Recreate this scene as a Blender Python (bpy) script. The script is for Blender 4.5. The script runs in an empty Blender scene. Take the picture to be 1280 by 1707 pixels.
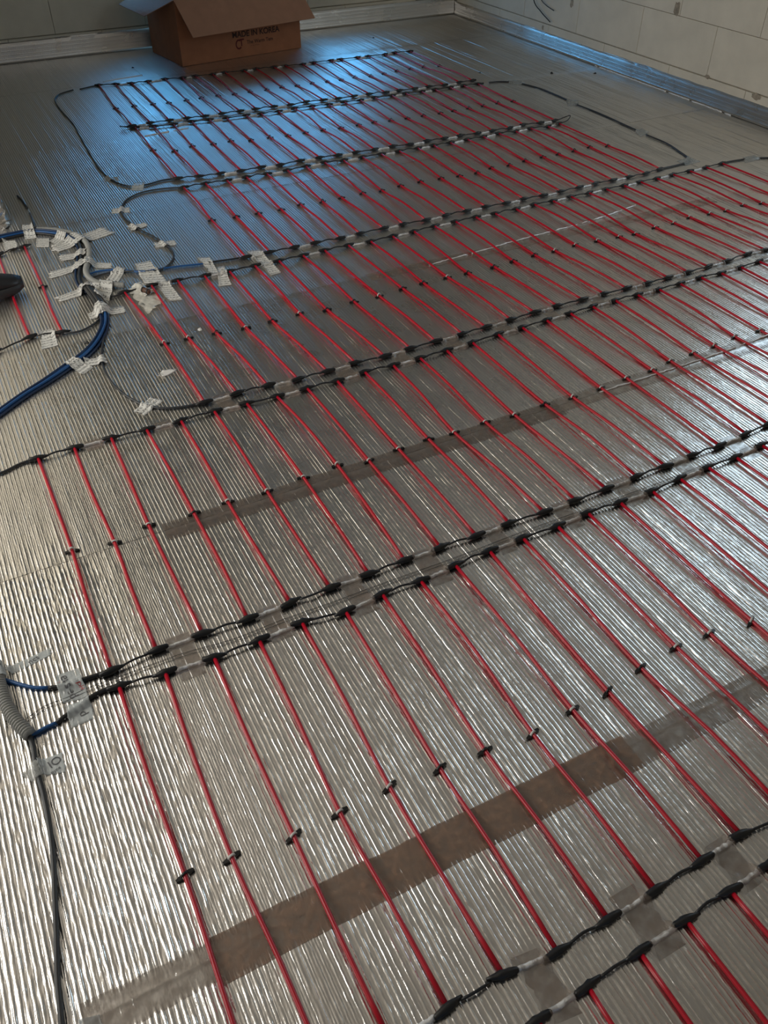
import bpy, math, random
import numpy as np
from mathutils import Matrix, Vector

random.seed(7)
rng = np.random.default_rng(11)
SC = bpy.context.scene
COL = SC.collection
# measured layout on the floor, millimetres (x along the bus lines, y along the rods)
CAM = (-0.00485, 0.25796, 1.40573, 1396.99, 0.719395, 0.001604, 0.480246)
STRIPS = {
 0: [((306,551),(304,145),(301,-261)),((404,544),(401,142),(399,-259)),((500,547),(497,144),(494,-259)),((604,550),(601,151),(597,-248)),((704,553),(702,147),(701,-258)),((803,556),(801,149),(799,-259)),((897,559),(899,151),(901,-257)),((1003,560),(1001,155),(1000,-251)),((1102,560),(1101,153),(1099,-254)),((1206,561),(1203,154),(1199,-252)),((1297,561),(1300,154),(1303,-253)),((1400,565),(1396,157),(1392,-251)),((1497,558),(1499,153),(1501,-252)),((1599,560),(1599,153),(1600,-254)),((1704,566),(1702,158),(1701,-250))],
 1: [((2,1443),(3,1002),(-4,617)),((96,1434),(84,995),(98,621)),((199,1425),(194,982),(196,617)),((300,1426),(285,985),(294,620)),((402,1430),(388,989),(394,621)),((501,1415),(490,979),(489,609)),((598,1424),(586,972),(593,612)),((696,1421),(689,961),(694,613)),((794,1427),(792,971),(799,616)),((892,1432),(884,974),(893,620)),((989,1432),(983,990),(997,609)),((1090,1429),(1088,999),(1098,617)),((1188,1434),(1179,995),(1191,616)),((1287,1429),(1287,980),(1293,618)),((1391,1426),(1390,983),(1390,612)),((1491,1433),(1495,989),(1499,618)),((1592,1435),(1591,987),(1590,613)),((1692,1434),(1695,986),(1697,612)),((1796,1441),(1799,988),(1801,610)),((1901,1436),(1901,988),(1901,613)),((1998,1435),(2000,988),(2001,615)),((2102,1443),(2099,990),(2097,611)),((2197,1438),(2199,986),(2200,608)),((2298,1440),(2297,989),(2297,614)),((2396,1436),(2396,989),(2396,615)),((2502,1442),(2498,990),(2495,612)),((2599,1444),(2596,990),(2594,611))],
 2: [((-3,2306),(2,1896),(-2,1489)),((95,2309),(100,1878),(97,1500)),((197,2308),(191,1902),(198,1499)),((296,2302),(305,1893),(300,1494)),((396,2299),(396,1896),(403,1495)),((497,2301),(501,1889),(502,1496)),((596,2296),(608,1898),(600,1495)),((689,2290),(711,1906),(696,1497)),((788,2289),(795,1883),(794,1496)),((887,2285),(892,1893),(893,1491)),((985,2291),(989,1895),(990,1492)),((1083,2286),(1070,1889),(1092,1487)),((1180,2285),(1176,1892),(1191,1487)),((1280,2288),(1271,1882),(1291,1488)),((1381,2292),(1383,1887),(1395,1491)),((1485,2299),(1480,1880),(1494,1491)),((1584,2300),(1587,1881),(1594,1494)),((1686,2304),(1693,1891),(1692,1493)),((1789,2306),(1796,1889),(1799,1500)),((1889,2311),(1884,1905),(1892,1506)),((1990,2310),(1985,1909),(2000,1502)),((2089,2308),(2080,1914),(2101,1508)),((2186,2305),(2183,1927),(2204,1504)),((2286,2305),(2290,1917),(2294,1499)),((2391,2309),(2394,1954),(2398,1502)),((2484,2301),(2488,1950),(2493,1504)),((2588,2305),(2595,1949),(2603,1496)),((2687,2310),(2691,1952),(2697,1498)),((2796,2315),(2800,1956),(2806,1499)),((2898,2314),(2901,1957),(2905,1502)),((3000,2310),(3000,1953),(2999,1498)),((3100,2316),(3100,1956),(3099,1499))],
 3: [((456,3173),(481,2757),(487,2358)),((557,3182),(562,2755),(591,2361)),((654,3178),(656,2743),(688,2359)),((755,3168),(756,2733),(784,2348)),((850,3161),(853,2734),(884,2349)),((952,3164),(957,2743),(984,2354)),((1050,3161),(1053,2723),(1085,2347)),((1151,3163),(1163,2732),(1182,2352)),((1245,3167),(1262,2730),(1278,2354)),((1348,3168),(1365,2743),(1381,2355)),((1444,3160),(1454,2746),(1477,2358)),((1545,3164),(1558,2748),(1581,2363)),((1646,3166),(1644,2743),(1684,2368)),((1748,3175),(1761,2741),(1783,2371)),((1850,3175),(1855,2751),(1890,2369)),((1950,3177),(1959,2759),(1987,2368)),((2045,3172),(2053,2754),(2088,2366)),((2152,3173),(2159,2762),(2186,2362)),((2252,3179),(2263,2754),(2281,2363)),((2348,3175),(2366,2744),(2381,2363)),((2449,3179),(2444,2734),(2482,2365)),((2547,3177),(2560,2749),(2585,2368)),((2646,3179),(2660,2750),(2697,2378)),((2746,3177),(2762,2766),(2791,2373)),((2844,3178),(2868,2755),(2892,2373)),((2941,3179),(2954,2748),(2988,2377)),((3043,3184),(3066,2759),(3098,2375)),((3147,3184),(3155,2740),(3189,2373)),((3251,3186),(3267,2815),(3286,2379)),((3358,3191),(3374,2817),(3393,2378))],
 4: [((956,4075),(950,3665),(947,3250)),((1060,4076),(1055,3653),(1048,3250)),((1159,4067),(1152,3645),(1149,3248)),((1255,4066),(1254,3638),(1243,3248)),((1355,4063),(1351,3651),(1347,3243)),((1459,4063),(1449,3639),(1440,3248)),((1558,4072),(1543,3641),(1549,3250)),((1660,4080),(1650,3647),(1643,3250)),((1753,4065),(1741,3636),(1748,3246)),((1856,4065),(1845,3649),(1851,3251)),((1957,4062),(1951,3652),(1951,3251)),((2057,4060),(2057,3647),(2051,3252)),((2161,4057),(2150,3633),(2150,3247)),((2253,4056),(2247,3632),(2248,3251)),((2349,4054),(2341,3657),(2348,3247)),((2455,4058),(2440,3649),(2448,3248)),((2549,4057),(2543,3666),(2551,3252)),((2651,4065),(2651,3670),(2649,3257)),((2749,4054),(2743,3669),(2745,3254)),((2848,4059),(2843,3672),(2842,3252)),((2947,4043),(2948,3682),(2939,3251)),((3031,4058),(3040,3655),(3040,3267))],
 5: [((988,5034),(975,4649),(965,4198)),((1080,5003),(1068,4586),(1064,4177)),((1184,4990),(1168,4616),(1162,4167)),((1287,4990),(1274,4598),(1263,4155)),((1381,4977),(1369,4602),(1362,4159)),((1475,4965),(1466,4567),(1458,4147)),((1586,4963),(1569,4564),(1564,4158)),((1671,4956),(1663,4548),(1666,4154)),((1771,4948),(1763,4550),(1759,4145)),((1873,4959),(1864,4550),(1861,4142)),((1973,4952),(1963,4539),(1958,4137)),((2074,4940),(2069,4540),(2064,4138)),((2174,4941),(2164,4544),(2150,4125)),((2270,4932),(2259,4528),(2260,4131)),((2371,4941),(2356,4520),(2355,4125)),((2478,4934),(2458,4523),(2456,4127)),((2570,4935),(2565,4519),(2550,4117)),((2672,4925),(2653,4522),(2647,4117)),((2766,4927),(2752,4522),(2749,4111)),((2868,4925),(2852,4523),(2851,4127)),((2961,4921),(2954,4533),(2948,4112)),((3058,4916),(3052,4523),(3045,4110))],
 6: [((1008,5939),(983,5432),(980,5066)),((1102,5913),(1087,5429),(1083,5072)),((1193,5889),(1194,5422),(1184,5067)),((1291,5883),(1280,5402),(1283,5063)),((1401,5888),(1386,5407),(1378,5051)),((1505,5865),(1477,5412),(1482,5053)),((1587,5870),(1579,5411),(1583,5051)),((1697,5861),(1676,5398),(1677,5047)),((1781,5866),(1775,5402),(1781,5045)),((1901,5853),(1878,5395),(1882,5032)),((1987,5857),(1979,5405),(1981,5047)),((2103,5848),(2075,5397),(2085,5034)),((2179,5842),(2177,5406),(2174,5021)),((2294,5826),(2275,5396),(2276,5024)),((2376,5835),(2368,5394),(2376,5021)),((2498,5833),(2469,5407),(2474,5006)),((2569,5831),(2568,5383),(2569,5007)),((2687,5824),(2668,5397),(2667,4999)),((2769,5818),(2772,5420),(2766,4999)),((2887,5812),(2873,5421),(2866,4985)),((2971,5824),(2970,5421),(2978,4994)),((3077,5806),(3071,5394),(3070,4993))],
 'L': [((-38,3606),(-20,3293),(-22,2945)),((100,3712),(93,3320),(95,2997)),((204,3745),(203,3359),(197,2980))],
}
CABLES = {
 'far_loop': ([(888,5912),(953,5936),(1011,5951)],[(850,5917),(810,5895),(762,5863),(725,5799),(706,5715),(702,5510),(710,5251),(699,5053),(682,4729),(674,4505),(686,4355),(712,4256),(753,4201),(819,4192),(895,4213),(967,4206)]),
 'mat4_lead': [(958,4083),(865,4110),(774,4108),(697,4059),(650,3982),(634,3916),(633,3822),(651,3721),(685,3616),(707,3513),(713,3434),(699,3380),(671,3334),(636,3305),(596,3302),(485,3354),(418,3360),(376,3348)],
 'blue_feed': [(354,3371),(392,3391),(437,3391),(488,3370),(555,3318),(632,3307),(699,3296),(765,3280),(801,3273)],
 'mat4_near_lead': [(803,3278),(869,3268),(949,3257)],
 'mat3_lead': [(457,3179),(433,3167),(405,3166),(379,3195),(363,3235),(352,3284)],
 'mat3_near_lead': [(488,2363),(432,2367),(382,2382),(354,2400),(330,2423),(309,2459),(284,2523),(269,2602),(266,2690),(277,2766),(304,2859),(334,2943),(352,3018)],
 'mat2_lead': [(-3,2311),(-49,2307),(-93,2291),(-145,2284),(-197,2288)],
 'left_lead': [(196,2978),(226,2967),(255,2966),(288,2981),(319,3007),(341,3034)],
 'bundle_low': [(-173,2488),(-119,2535),(-63,2580),(16,2643),(96,2696),(171,2751),(232,2798),(280,2855),(320,2927),(345,2998),(355,3066)],
 'sheath': [(353,3066),(349,3154),(341,3241)],
 'bundle_mid': [(341,3241),(329,3296),(333,3365),(354,3451),(378,3545),(397,3629),(399,3704)],
 'bundle_top': [(399,3704),(380,3760),(353,3807),(313,3848),(271,3877),(225,3887),(178,3884),(130,3876),(57,3848)],
 'conduit_mid': [(395,3770),(414,3726),(427,3674),(425,3605),(411,3531),(390,3465),(370,3405),(367,3344),(382,3293),(408,3263),(436,3243),(468,3221)],
 'conduit_top': [(398,3787),(359,3834),(318,3869),(279,3889)],
 'conduit_near': [(-213,1620),(-214,1576),(-212,1525),(-207,1483),(-196,1443),(-181,1404)],
 'near_sensor': [(-182,1409),(-180,1375),(-183,1322),(-181,1270),(-183,1207),(-189,1136),(-199,1071),(-210,1001),(-221,936),(-228,874),(-236,808)],
 'near_blue_up': ([(-220,1588),(-205,1572),(-193,1559),(-171,1537),(-150,1519),(-126,1507)],[(-127,1507),(-111,1501),(-89,1494),(-62,1496),(-34,1494),(-2,1492)]),
 'near_blue_low': ([(-182,1409),(-168,1408),(-149,1412),(-128,1413)],[(-130,1413),(-107,1423),(-84,1431),(-58,1443),(-38,1448),(-20,1449),(2,1446)]),
 'thin_wires': [(-180,1450),(-142,1464),(-101,1464),(-52,1469),(10,1468),(137,1467),(254,1455),(366,1457),(496,1454),(618,1454),(810,1450),(1019,1452),(1220,1448),(1436,1445),(1653,1450),(1838,1454)],
 'right_loop': ([(3065,4926),(3104,4920)],[(3141,4917),(3208,4905),(3269,4866)],[(3303,4818),(3342,4666),(3346,4521),(3344,4385)],[(3335,4310),(3345,4101),(3337,3888),(3332,3765)],[(3329,3700),(3329,3549),(3300,3421),(3269,3319),(3228,3283),(3152,3275),(3047,3273)]),
 'mat3_right_end': ([(3365,3198),(3432,3196),(3503,3189)],[(3560,3178),(3624,3150),(3713,3119)]),
 'left_thin': ([(270,4319),(278,4260),(285,4156)],[(283,4090),(281,4032),(274,3923)]),
}
TAPES = {
 'A': [(298,3720),(526,3809),(556,3726),(311,3644)],
 'B': [(263,3823),(309,3799),(292,3711),(247,3734)],
 'C': [(302,3764),(351,3811),(377,3771),(321,3695)],
 'D': [(314,3611),(409,3600),(402,3548),(305,3555)],
 'E1': [(252,3477),(393,3510),(388,3453),(243,3419)],
 'E2': [(391,3511),(476,3449),(466,3407),(380,3457)],
 'F': [(423,3315),(486,3408),(510,3367),(458,3275)],
 'G': [(406,3307),(449,3285),(383,3113),(354,3169)],
 'H1': [(231,3258),(354,3301),(350,3238),(237,3214)],
 'H2': [(352,3302),(390,3261),(373,3216),(337,3235)],
 'I1': [(304,3079),(353,3103),(354,3044),(302,3032)],
 'I2': [(348,3096),(429,3074),(424,3032),(347,3042)],
 'J': [(552,3404),(613,3403),(619,3175),(540,3222)],
 'K': [(579,3201),(623,3190),(627,3033),(579,3048)],
 'L': [(620,3775),(693,3773),(696,3736),(624,3711)],
 'M': [(672,3553),(751,3545),(748,3495),(665,3505)],
 'N': [(611,3991),(681,3970),(667,3917),(598,3938)],
 'O': [(235,3988),(273,3975),(263,3823),(218,3833)],
 'P': [(136,3856),(182,3839),(179,3737),(131,3737)],
 'Q': [(782,3346),(827,3328),(810,3160),(784,3179)],
 'R': [(824,3228),(850,3226),(823,3064),(779,3076)],
 'S': [(975,3314),(1023,3302),(1022,3074),(980,3072)],
 'T': [(152,2779),(189,2805),(240,2717),(202,2689)],
 'U': [(223,2775),(288,2767),(287,2722),(217,2733)],
 'V': [(288,2418),(353,2467),(381,2430),(313,2381)],
 'W': [(408,2582),(428,2596),(469,2579),(423,2559)],
 'X': [(130,3032),(177,3031),(169,2909),(116,2906)],
 'far1': [(659,4381),(730,4362),(723,4313),(658,4330)],
 'far2': [(775,4244),(818,4230),(787,4137),(739,4170)],
 'Y1': [(-221,1629),(-198,1609),(-196,1570),(-229,1576)],
 'Y2': [(-196,1603),(-103,1616),(-106,1596),(-192,1580)],
 'Z': [(-109,1535),(-62,1534),(-59,1448),(-110,1458)],
 'AA': [(-106,1449),(-59,1446),(-62,1393),(-105,1390)],
 'AB1': [(-179,1345),(-134,1343),(-136,1297),(-175,1308)],
 'AB2': [(-212,1331),(-179,1343),(-171,1307),(-194,1301)],
 'r1': [(3281,4910),(3354,4873),(3300,4794),(3229,4831)],
 'r2': [(3349,4414),(3403,4373),(3338,4287),(3283,4315)],
 'r3': [(3318,3776),(3385,3798),(3379,3734),(3287,3693)],
 'r4': [(3201,3328),(3295,3338),(3299,3268),(3190,3258)],
 'r5': [(3526,3219),(3605,3217),(3574,3156),(3479,3157)],
 'bot': [(-206,863),(-176,856),(-174,828),(-207,837)],
}

# ------------------------------------------------------------------ camera
def make_camera():
    cx, cy, cz, f, pit, roll, yaw = CAM
    cp, sp, cr, sr, c, s = math.cos(pit), math.sin(pit), math.cos(roll), math.sin(roll), math.cos(yaw), math.sin(yaw)
    fw = Vector((s * cp, c * cp, -sp)); r0 = Vector((c, -s, 0)); u0 = r0.cross(fw)
    r = r0 * cr + u0 * sr; u = -r0 * sr + u0 * cr
    cam = bpy.data.cameras.new('camera'); o = bpy.data.objects.new('camera', cam); COL.objects.link(o)
    cam.sensor_fit = 'VERTICAL'; cam.sensor_height = 36.0; cam.lens = f * 36.0 / 1707.0
    cam.clip_start = 0.02; cam.clip_end = 200
    m = Matrix((r, u, -fw)).transposed().to_4x4(); m.translation = (cx, cy, cz)
    o.matrix_world = m
    SC.camera = o
make_camera()

# ------------------------------------------------------------------ world, daylight through the openings, exposure
W = bpy.data.worlds.new('World'); SC.world = W; W.use_nodes = True
W.node_tree.nodes['Background'].inputs[0].default_value = (0.30, 0.55, 1.0, 1)
W.node_tree.nodes['Background'].inputs[1].default_value = 0.3
SC.view_settings.view_transform = 'Standard'
SC.view_settings.look = 'None'
SC.view_settings.exposure = 0.0
SC.view_settings.gamma = 1.0
SC.view_settings.use_curve_mapping = False
SC.cycles.max_bounces = 8
SC.cycles.diffuse_bounces = 4
SC.cycles.glossy_bounces = 4
SC.cycles.transparent_max_bounces = 8
SC.cycles.sample_clamp_indirect = 6.0
SC.cycles.caustics_reflective = True

XL, XR, YF, YB, ZC = -1.6, 4.0, -1.9, 6.75, 2.65        # inner faces of the room
# openings: (wall, from, to, z0, z1)
OPEN = {'left': (1.5, 3.9, 0.80, 2.30), 'right': (2.0, 3.4, 0.90, 2.15), 'back': (1.2, 3.2, 0.39, 0.79), 'front': (-0.7, 0.9, 0.0, 2.1)}
def daylight(name, wall, color, power, z1=None):
    a, b, z0, zt = OPEN[wall]
    l = bpy.data.lights.new(name, 'AREA'); l.shape = 'RECTANGLE'
    l.size = (b - a) - .02; l.size_y = (zt - z0) - .02; l.color = color; l.energy = power
    o = bpy.data.objects.new(name, l); COL.objects.link(o)
    m, z = (a + b) / 2, (z0 + zt) / 2
    if wall == 'left': o.location = (XL - .12, m, z); d = Vector((1, 0, 0))
    elif wall == 'right': o.location = (XR + .12, m, z); d = Vector((-1, 0, 0))
    elif wall == 'back': o.location = (m, YB + .12, z); d = Vector((0, -1, 0))
    else: o.location = (m, YF - .12, z); d = Vector((0, 1, 0))
    o.rotation_euler = d.to_track_quat('-Z', 'Z').to_euler()
    if wall in ('left', 'right'):
        # local X must lie along the wall
        o.rotation_euler = d.to_track_quat('-Z', 'Y').to_euler()
    else:
        o.rotation_euler = d.to_track_quat('-Z', 'Y').to_euler()
daylight('daylight_left', 'left', (1.0, 0.97, 0.90), 58)
daylight('daylight_right', 'right', (0.68, 0.87, 1.0), 15)
daylight('daylight_back', 'back', (0.10, 0.46, 0.95), 10)

# ------------------------------------------------------------------ materials
MATS = {}
def nodes_of(name):
    m = bpy.data.materials.new(name); m.use_nodes = True
    nt = m.node_tree; b = nt.nodes['Principled BSDF']; MATS[name] = m
    return m, nt, b
def N(nt, t, **kw):
    n = nt.nodes.new(t)
    for k, v in kw.items(): setattr(n, k, v)
    return n
def plain(name, col, rough=.5, metal=0.0, coat=0.0, noise=0.0, nscale=40, bump=0.0, bscale=200, spec=.5):
    m, nt, b = nodes_of(name)
    b.inputs['Base Color'].default_value = (*col, 1); b.inputs['Roughness'].default_value = rough
    b.inputs['Metallic'].default_value = metal; b.inputs['Coat Weight'].default_value = coat
    b.inputs['Specular IOR Level'].default_value = spec
    tc = N(nt, 'ShaderNodeTexCoord')
    if noise:
        n = N(nt, 'ShaderNodeTexNoise'); n.inputs['Scale'].default_value = nscale; n.inputs['Detail'].default_value = 5
        r = N(nt, 'ShaderNodeValToRGB')
        r.color_ramp.elements[0].position = .3; r.color_ramp.elements[1].position = .7
        r.color_ramp.elements[0].color = (*[c * (1 - noise) for c in col], 1)
        r.color_ramp.elements[1].color = (*[min(1, c * (1 + noise)) for c in col], 1)
        nt.links.new(tc.outputs['Object'], n.inputs['Vector']); nt.links.new(n.outputs['Fac'], r.inputs['Fac'])
        nt.links.new(r.outputs['Color'], b.inputs['Base Color'])
    if bump:
        n = N(nt, 'ShaderNodeTexNoise'); n.inputs['Scale'].default_value = bscale; n.inputs['Detail'].default_value = 4
        bp = N(nt, 'ShaderNodeBump'); bp.inputs['Strength'].default_value = bump; bp.inputs['Distance'].default_value = .002
        nt.links.new(tc.outputs['Object'], n.inputs['Vector']); nt.links.new(n.outputs['Fac'], bp.inputs['Height'])
        nt.links.new(bp.outputs['Normal'], b.inputs['Normal'])
    return m

def foil(name, rib_axis=None, rough=.22, crinkle=.35, pitch=.01, ribstr=.5, col=(.78, .76, .73)):
    """metallised film; fine crinkle relief, ribs as relief where too small to build"""
    m, nt, b = nodes_of(name)
    b.inputs['Base Color'].default_value = (*col, 1); b.inputs['Metallic'].default_value = 1.0
    tc = N(nt, 'ShaderNodeTexCoord')
    mp = N(nt, 'ShaderNodeMapping'); mp.inputs['Scale'].default_value = (1.0, .55, 1.0)
    nt.links.new(tc.outputs['Object'], mp.inputs['Vector'])
    n1 = N(nt, 'ShaderNodeTexNoise'); n1.inputs['Scale'].default_value = 170; n1.inputs['Detail'].default_value = 3; n1.inputs['Roughness'].default_value = .6
    nt.links.new(mp.outputs['Vector'], n1.inputs['Vector'])
    n2 = N(nt, 'ShaderNodeTexNoise'); n2.inputs['Scale'].default_value = 9; n2.inputs['Detail'].default_value = 3
    nt.links.new(tc.outputs['Object'], n2.inputs['Vector'])
    r2 = N(nt, 'ShaderNodeMapRange'); r2.inputs['From Min'].default_value = .35; r2.inputs['From Max'].default_value = .7
    r2.inputs['To Min'].default_value = .45; r2.inputs['To Max'].default_value = 1.0
    nt.links.new(n2.outputs['Fac'], r2.inputs['Value'])
    mul = N(nt, 'ShaderNodeMath', operation='MULTIPLY')
    nt.links.new(n1.outputs['Fac'], mul.inputs[0]); nt.links.new(r2.outputs['Result'], mul.inputs[1])
    bp = N(nt, 'ShaderNodeBump'); bp.inputs['Strength'].default_value = crinkle; bp.inputs['Distance'].default_value = .0025
    nt.links.new(mul.outputs[0], bp.inputs['Height'])
    last = bp
    if rib_axis is not None:
        sx = N(nt, 'ShaderNodeSeparateXYZ'); nt.links.new(tc.outputs['Object'], sx.inputs[0])
        a = N(nt, 'ShaderNodeMath', operation='MULTIPLY'); a.inputs[1].default_value = 2 * math.pi / pitch
        nt.links.new(sx.outputs[rib_axis], a.inputs[0])
        s = N(nt, 'ShaderNodeMath', operation='SINE'); nt.links.new(a.outputs[0], s.inputs[0])
        mx = N(nt, 'ShaderNodeMath', operation='MAXIMUM'); mx.inputs[1].default_value = .35; nt.links.new(s.outputs[0], mx.inputs[0])
        b2 = N(nt, 'ShaderNodeBump'); b2.inputs['Strength'].default_value = ribstr; b2.inputs['Distance'].default_value = .0016
        nt.links.new(mx.outputs[0], b2.inputs['Height']); nt.links.new(bp.outputs['Normal'], b2.inputs['Normal']); last = b2
    nt.links.new(last.outputs['Normal'], b.inputs['Normal'])
    rr = N(nt, 'ShaderNodeMapRange'); rr.inputs['To Min'].default_value = rough * .75; rr.inputs['To Max'].default_value = rough * 1.35
    nt.links.new(n2.outputs['Fac'], rr.inputs['Value']); nt.links.new(rr.outputs['Result'], b.inputs['Roughness'])
    return m

def film(name, col, alpha, rough=.15, wrinkle=.3, wscale=60, noise=.25):
    """clear or tinted sticky tape: part see-through, part glossy surface"""
    m, nt, b = nodes_of(name)
    b.inputs['Roughness'].default_value = rough; b.inputs['Specular IOR Level'].default_value = .6
    tc = N(nt, 'ShaderNodeTexCoord')
    n = N(nt, 'ShaderNodeTexNoise'); n.inputs['Scale'].default_value = wscale; n.inputs['Detail'].default_value = 5
    nt.links.new(tc.outputs['Object'], n.inputs['Vector'])
    r = N(nt, 'ShaderNodeValToRGB'); r.color_ramp.elements[0].position = .3; r.color_ramp.elements[1].position = .7
    r.color_ramp.elements[0].color = (*[c * (1 - noise) for c in col], 1); r.color_ramp.elements[1].color = (*[min(1, c * (1 + noise)) for c in col], 1)
    nt.links.new(n.outputs['Fac'], r.inputs['Fac']); nt.links.new(r.outputs['Color'], b.inputs['Base Color'])
    bp = N(nt, 'ShaderNodeBump'); bp.inputs['Strength'].default_value = wrinkle; bp.inputs['Distance'].default_value = .003
    nt.links.new(n.outputs['Fac'], bp.inputs['Height']); nt.links.new(bp.outputs['Normal'], b.inputs['Normal'])
    t = N(nt, 'ShaderNodeBsdfTransparent'); mix = N(nt, 'ShaderNodeMixShader')
    mr = N(nt, 'ShaderNodeMapRange'); mr.inputs['From Min'].default_value = .3; mr.inputs['From Max'].default_value = .7
    mr.inputs['To Min'].default_value = max(0, alpha - .12); mr.inputs['To Max'].default_value = min(1, alpha + .12)
    nt.links.new(n.outputs['Fac'], mr.inputs['Value']); nt.links.new(mr.outputs['Result'], mix.inputs[0])
    nt.links.new(t.outputs[0], mix.inputs[1]); nt.links.new(b.outputs[0], mix.inputs[2])
    nt.links.new(mix.outputs[0], nt.nodes['Material Output'].inputs[0])
    return m

def printed(name, paper, ink, scale=(4.5, 9, 1), thr=.5):
    """paper tape carrying lines of small illegible print"""
    m, nt, b = nodes_of(name); b.inputs['Roughness'].default_value = .55
    tc = N(nt, 'ShaderNodeTexCoord'); mp = N(nt, 'ShaderNodeMapping'); mp.inputs['Scale'].default_value = scale
    nt.links.new(tc.outputs['UV'], mp.inputs['Vector'])
    n = N(nt, 'ShaderNodeTexNoise'); n.inputs['Scale'].default_value = 1.0; n.inputs['Detail'].default_value = 1
    nt.links.new(mp.outputs['Vector'], n.inputs['Vector'])
    w = N(nt, 'ShaderNodeTexWave', wave_type='BANDS', bands_direction='Y'); w.inputs['Scale'].default_value = .55
    nt.links.new(tc.outputs['UV'], w.inputs['Vector'])
    g = N(nt, 'ShaderNodeMath', operation='GREATER_THAN'); g.inputs[1].default_value = thr; nt.links.new(n.outputs['Fac'], g.inputs[0])
    g2 = N(nt, 'ShaderNodeMath', operation='GREATER_THAN'); g2.inputs[1].default_value = .45; nt.links.new(w.outputs['Fac'], g2.inputs[0])
    mu = N(nt, 'ShaderNodeMath', operation='MULTIPLY'); nt.links.new(g.outputs[0], mu.inputs[0]); nt.links.new(g2.outputs[0], mu.inputs[1])
    mx = N(nt, 'ShaderNodeMix', data_type='RGBA'); mx.inputs[6].default_value = (*paper, 1); mx.inputs[7].default_value = (*ink, 1)
    nt.links.new(mu.outputs[0], mx.inputs[0]); nt.links.new(mx.outputs[2], b.inputs['Base Color'])
    return m

foil('foil_ribbed', None, .22, .35)
foil('foil_ribbed_far', None, .34, .5)
foil('foil_ribbed_mid', None, .27, .5)
foil('foil_upstand_back', 2, .28, .8, pitch=.022, ribstr=.7)
foil('foil_crumpled', None, .15, .6)
plain('foil_gap', (.95, .95, .94), .3, metal=.3, bump=.6, bscale=120)  # near-white silver, the tape's window glint put into the colour
plain('rod_red', (.50, .005, .022), .33, coat=.08)
plain('rubber_black', (.012, .012, .013), .42, bump=.25, bscale=350)
plain('cable_black', (.018, .018, .020), .38)
plain('cable_grey_black', (.035, .037, .040), .4)
plain('cable_blue', (.012, .085, .26), .35)
plain('cable_navy', (.010, .030, .085), .38)
plain('conduit_grey', (.33, .33, .31), .42)
plain('clip_black', (.012, .012, .012), .35)
plain('clip_pale', (.62, .60, .57), .3)
plain('brown_bead', (.10, .045, .025), .4)
plain('aerated_block', (.70, .645, .53), .85, noise=.06, nscale=7, bump=.4, bscale=220)
plain('mortar', (.40, .35, .27), .9, noise=.2)
plain('mortar_stain', (.34, .29, .22), .9, noise=.3, nscale=60)
plain('ceiling_concrete', (.50, .46, .41), .9, noise=.1, nscale=3)
plain('slab_concrete', (.35, .34, .32), .9, noise=.15)
plain('cardboard', (.36, .145, .068), .7, noise=.08, nscale=18)
plain('cardboard_inside', (.42, .225, .145), .75, noise=.06, nscale=18)
plain('box_ink', (.045, .018, .012), .7)
plain('box_ink_red', (.11, .012, .010), .7)
plain('shoe_leather', (.016, .016, .018), .4, bump=.2, bscale=90)
plain('shoe_sole', (.022, .022, .024), .5)
plain('letter_ink', (.10, .10, .11), .6)
plain('letter_red', (.55, .05, .05), .6)
printed('paper_tape', (.70, .69, .65), (.22, .22, .21))
plain('scrap_paper', (.72, .71, .68), .6, noise=.1)
film('tape_brown', (.31, .20, .14), .42, .20, .6, 70, .35)
film('tape_umber', (.19, .145, .115), .27, .2, .6, 60, .3)
film('tape_clear', (.26, .20, .16), .19, .16, .35, 45, .2)
film('tape_thin', (.26, .22, .19), .09, .30, .2, 45, .2)
film('tape_white_clear', (.62, .66, .66), .55, .18, .3, 50, .1)
film('tape_faint', (.45, .46, .44), .42, .2, .3, 50, .1)
film('sealant_film', (.80, .78, .70), .6, .12, .5, 60, .1)

# ------------------------------------------------------------------ builders
def link(name, me, mat=None, parent=None, smooth=True):
    o = bpy.data.objects.new(name, me); COL.objects.link(o)
    if mat and not me.materials: me.materials.append(MATS[mat])
    if parent: o.parent = parent
    if smooth and me.polygons: me.polygons.foreach_set('use_smooth', [True] * len(me.polygons))
    return o
def mesh(name, v, f, uv=None):
    me = bpy.data.meshes.new(name); me.from_pydata([tuple(map(float, a)) for a in v], [], f); me.update()
    if uv is not None:
        l = me.uv_layers.new(name='UVMap')
        for p in me.polygons:
            for li, vi in zip(p.loop_indices, p.vertices): l.data[li].uv = uv[vi]
    return me
def tag(o, label=None, cat=None, group=None, kind=None):
    if label: o['label'] = label
    if cat: o['category'] = cat
    if group: o['group'] = group
    if kind: o['kind'] = kind
    return o
def empty(name, loc):
    o = bpy.data.objects.new(name, None); COL.objects.link(o); o.location = loc; o.empty_display_size = .05
    return o
def box_geo(x0, x1, y0, y1, z0, z1, base=0):
    v = [(x, y, z) for z in (z0, z1) for y in (y0, y1) for x in (x0, x1)]
    f = [(0, 2, 3, 1), (4, 5, 7, 6), (0, 1, 5, 4), (2, 6, 7, 3), (0, 4, 6, 2), (1, 3, 7, 5)]
    return v, [tuple(i + base for i in q) for q in f]
def boxes_mesh(name, L):
    v, f = [], []
    for b in L:
        a, q = box_geo(*b, base=len(v)); v += a; f += q
    return mesh(name, v, f)
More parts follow.
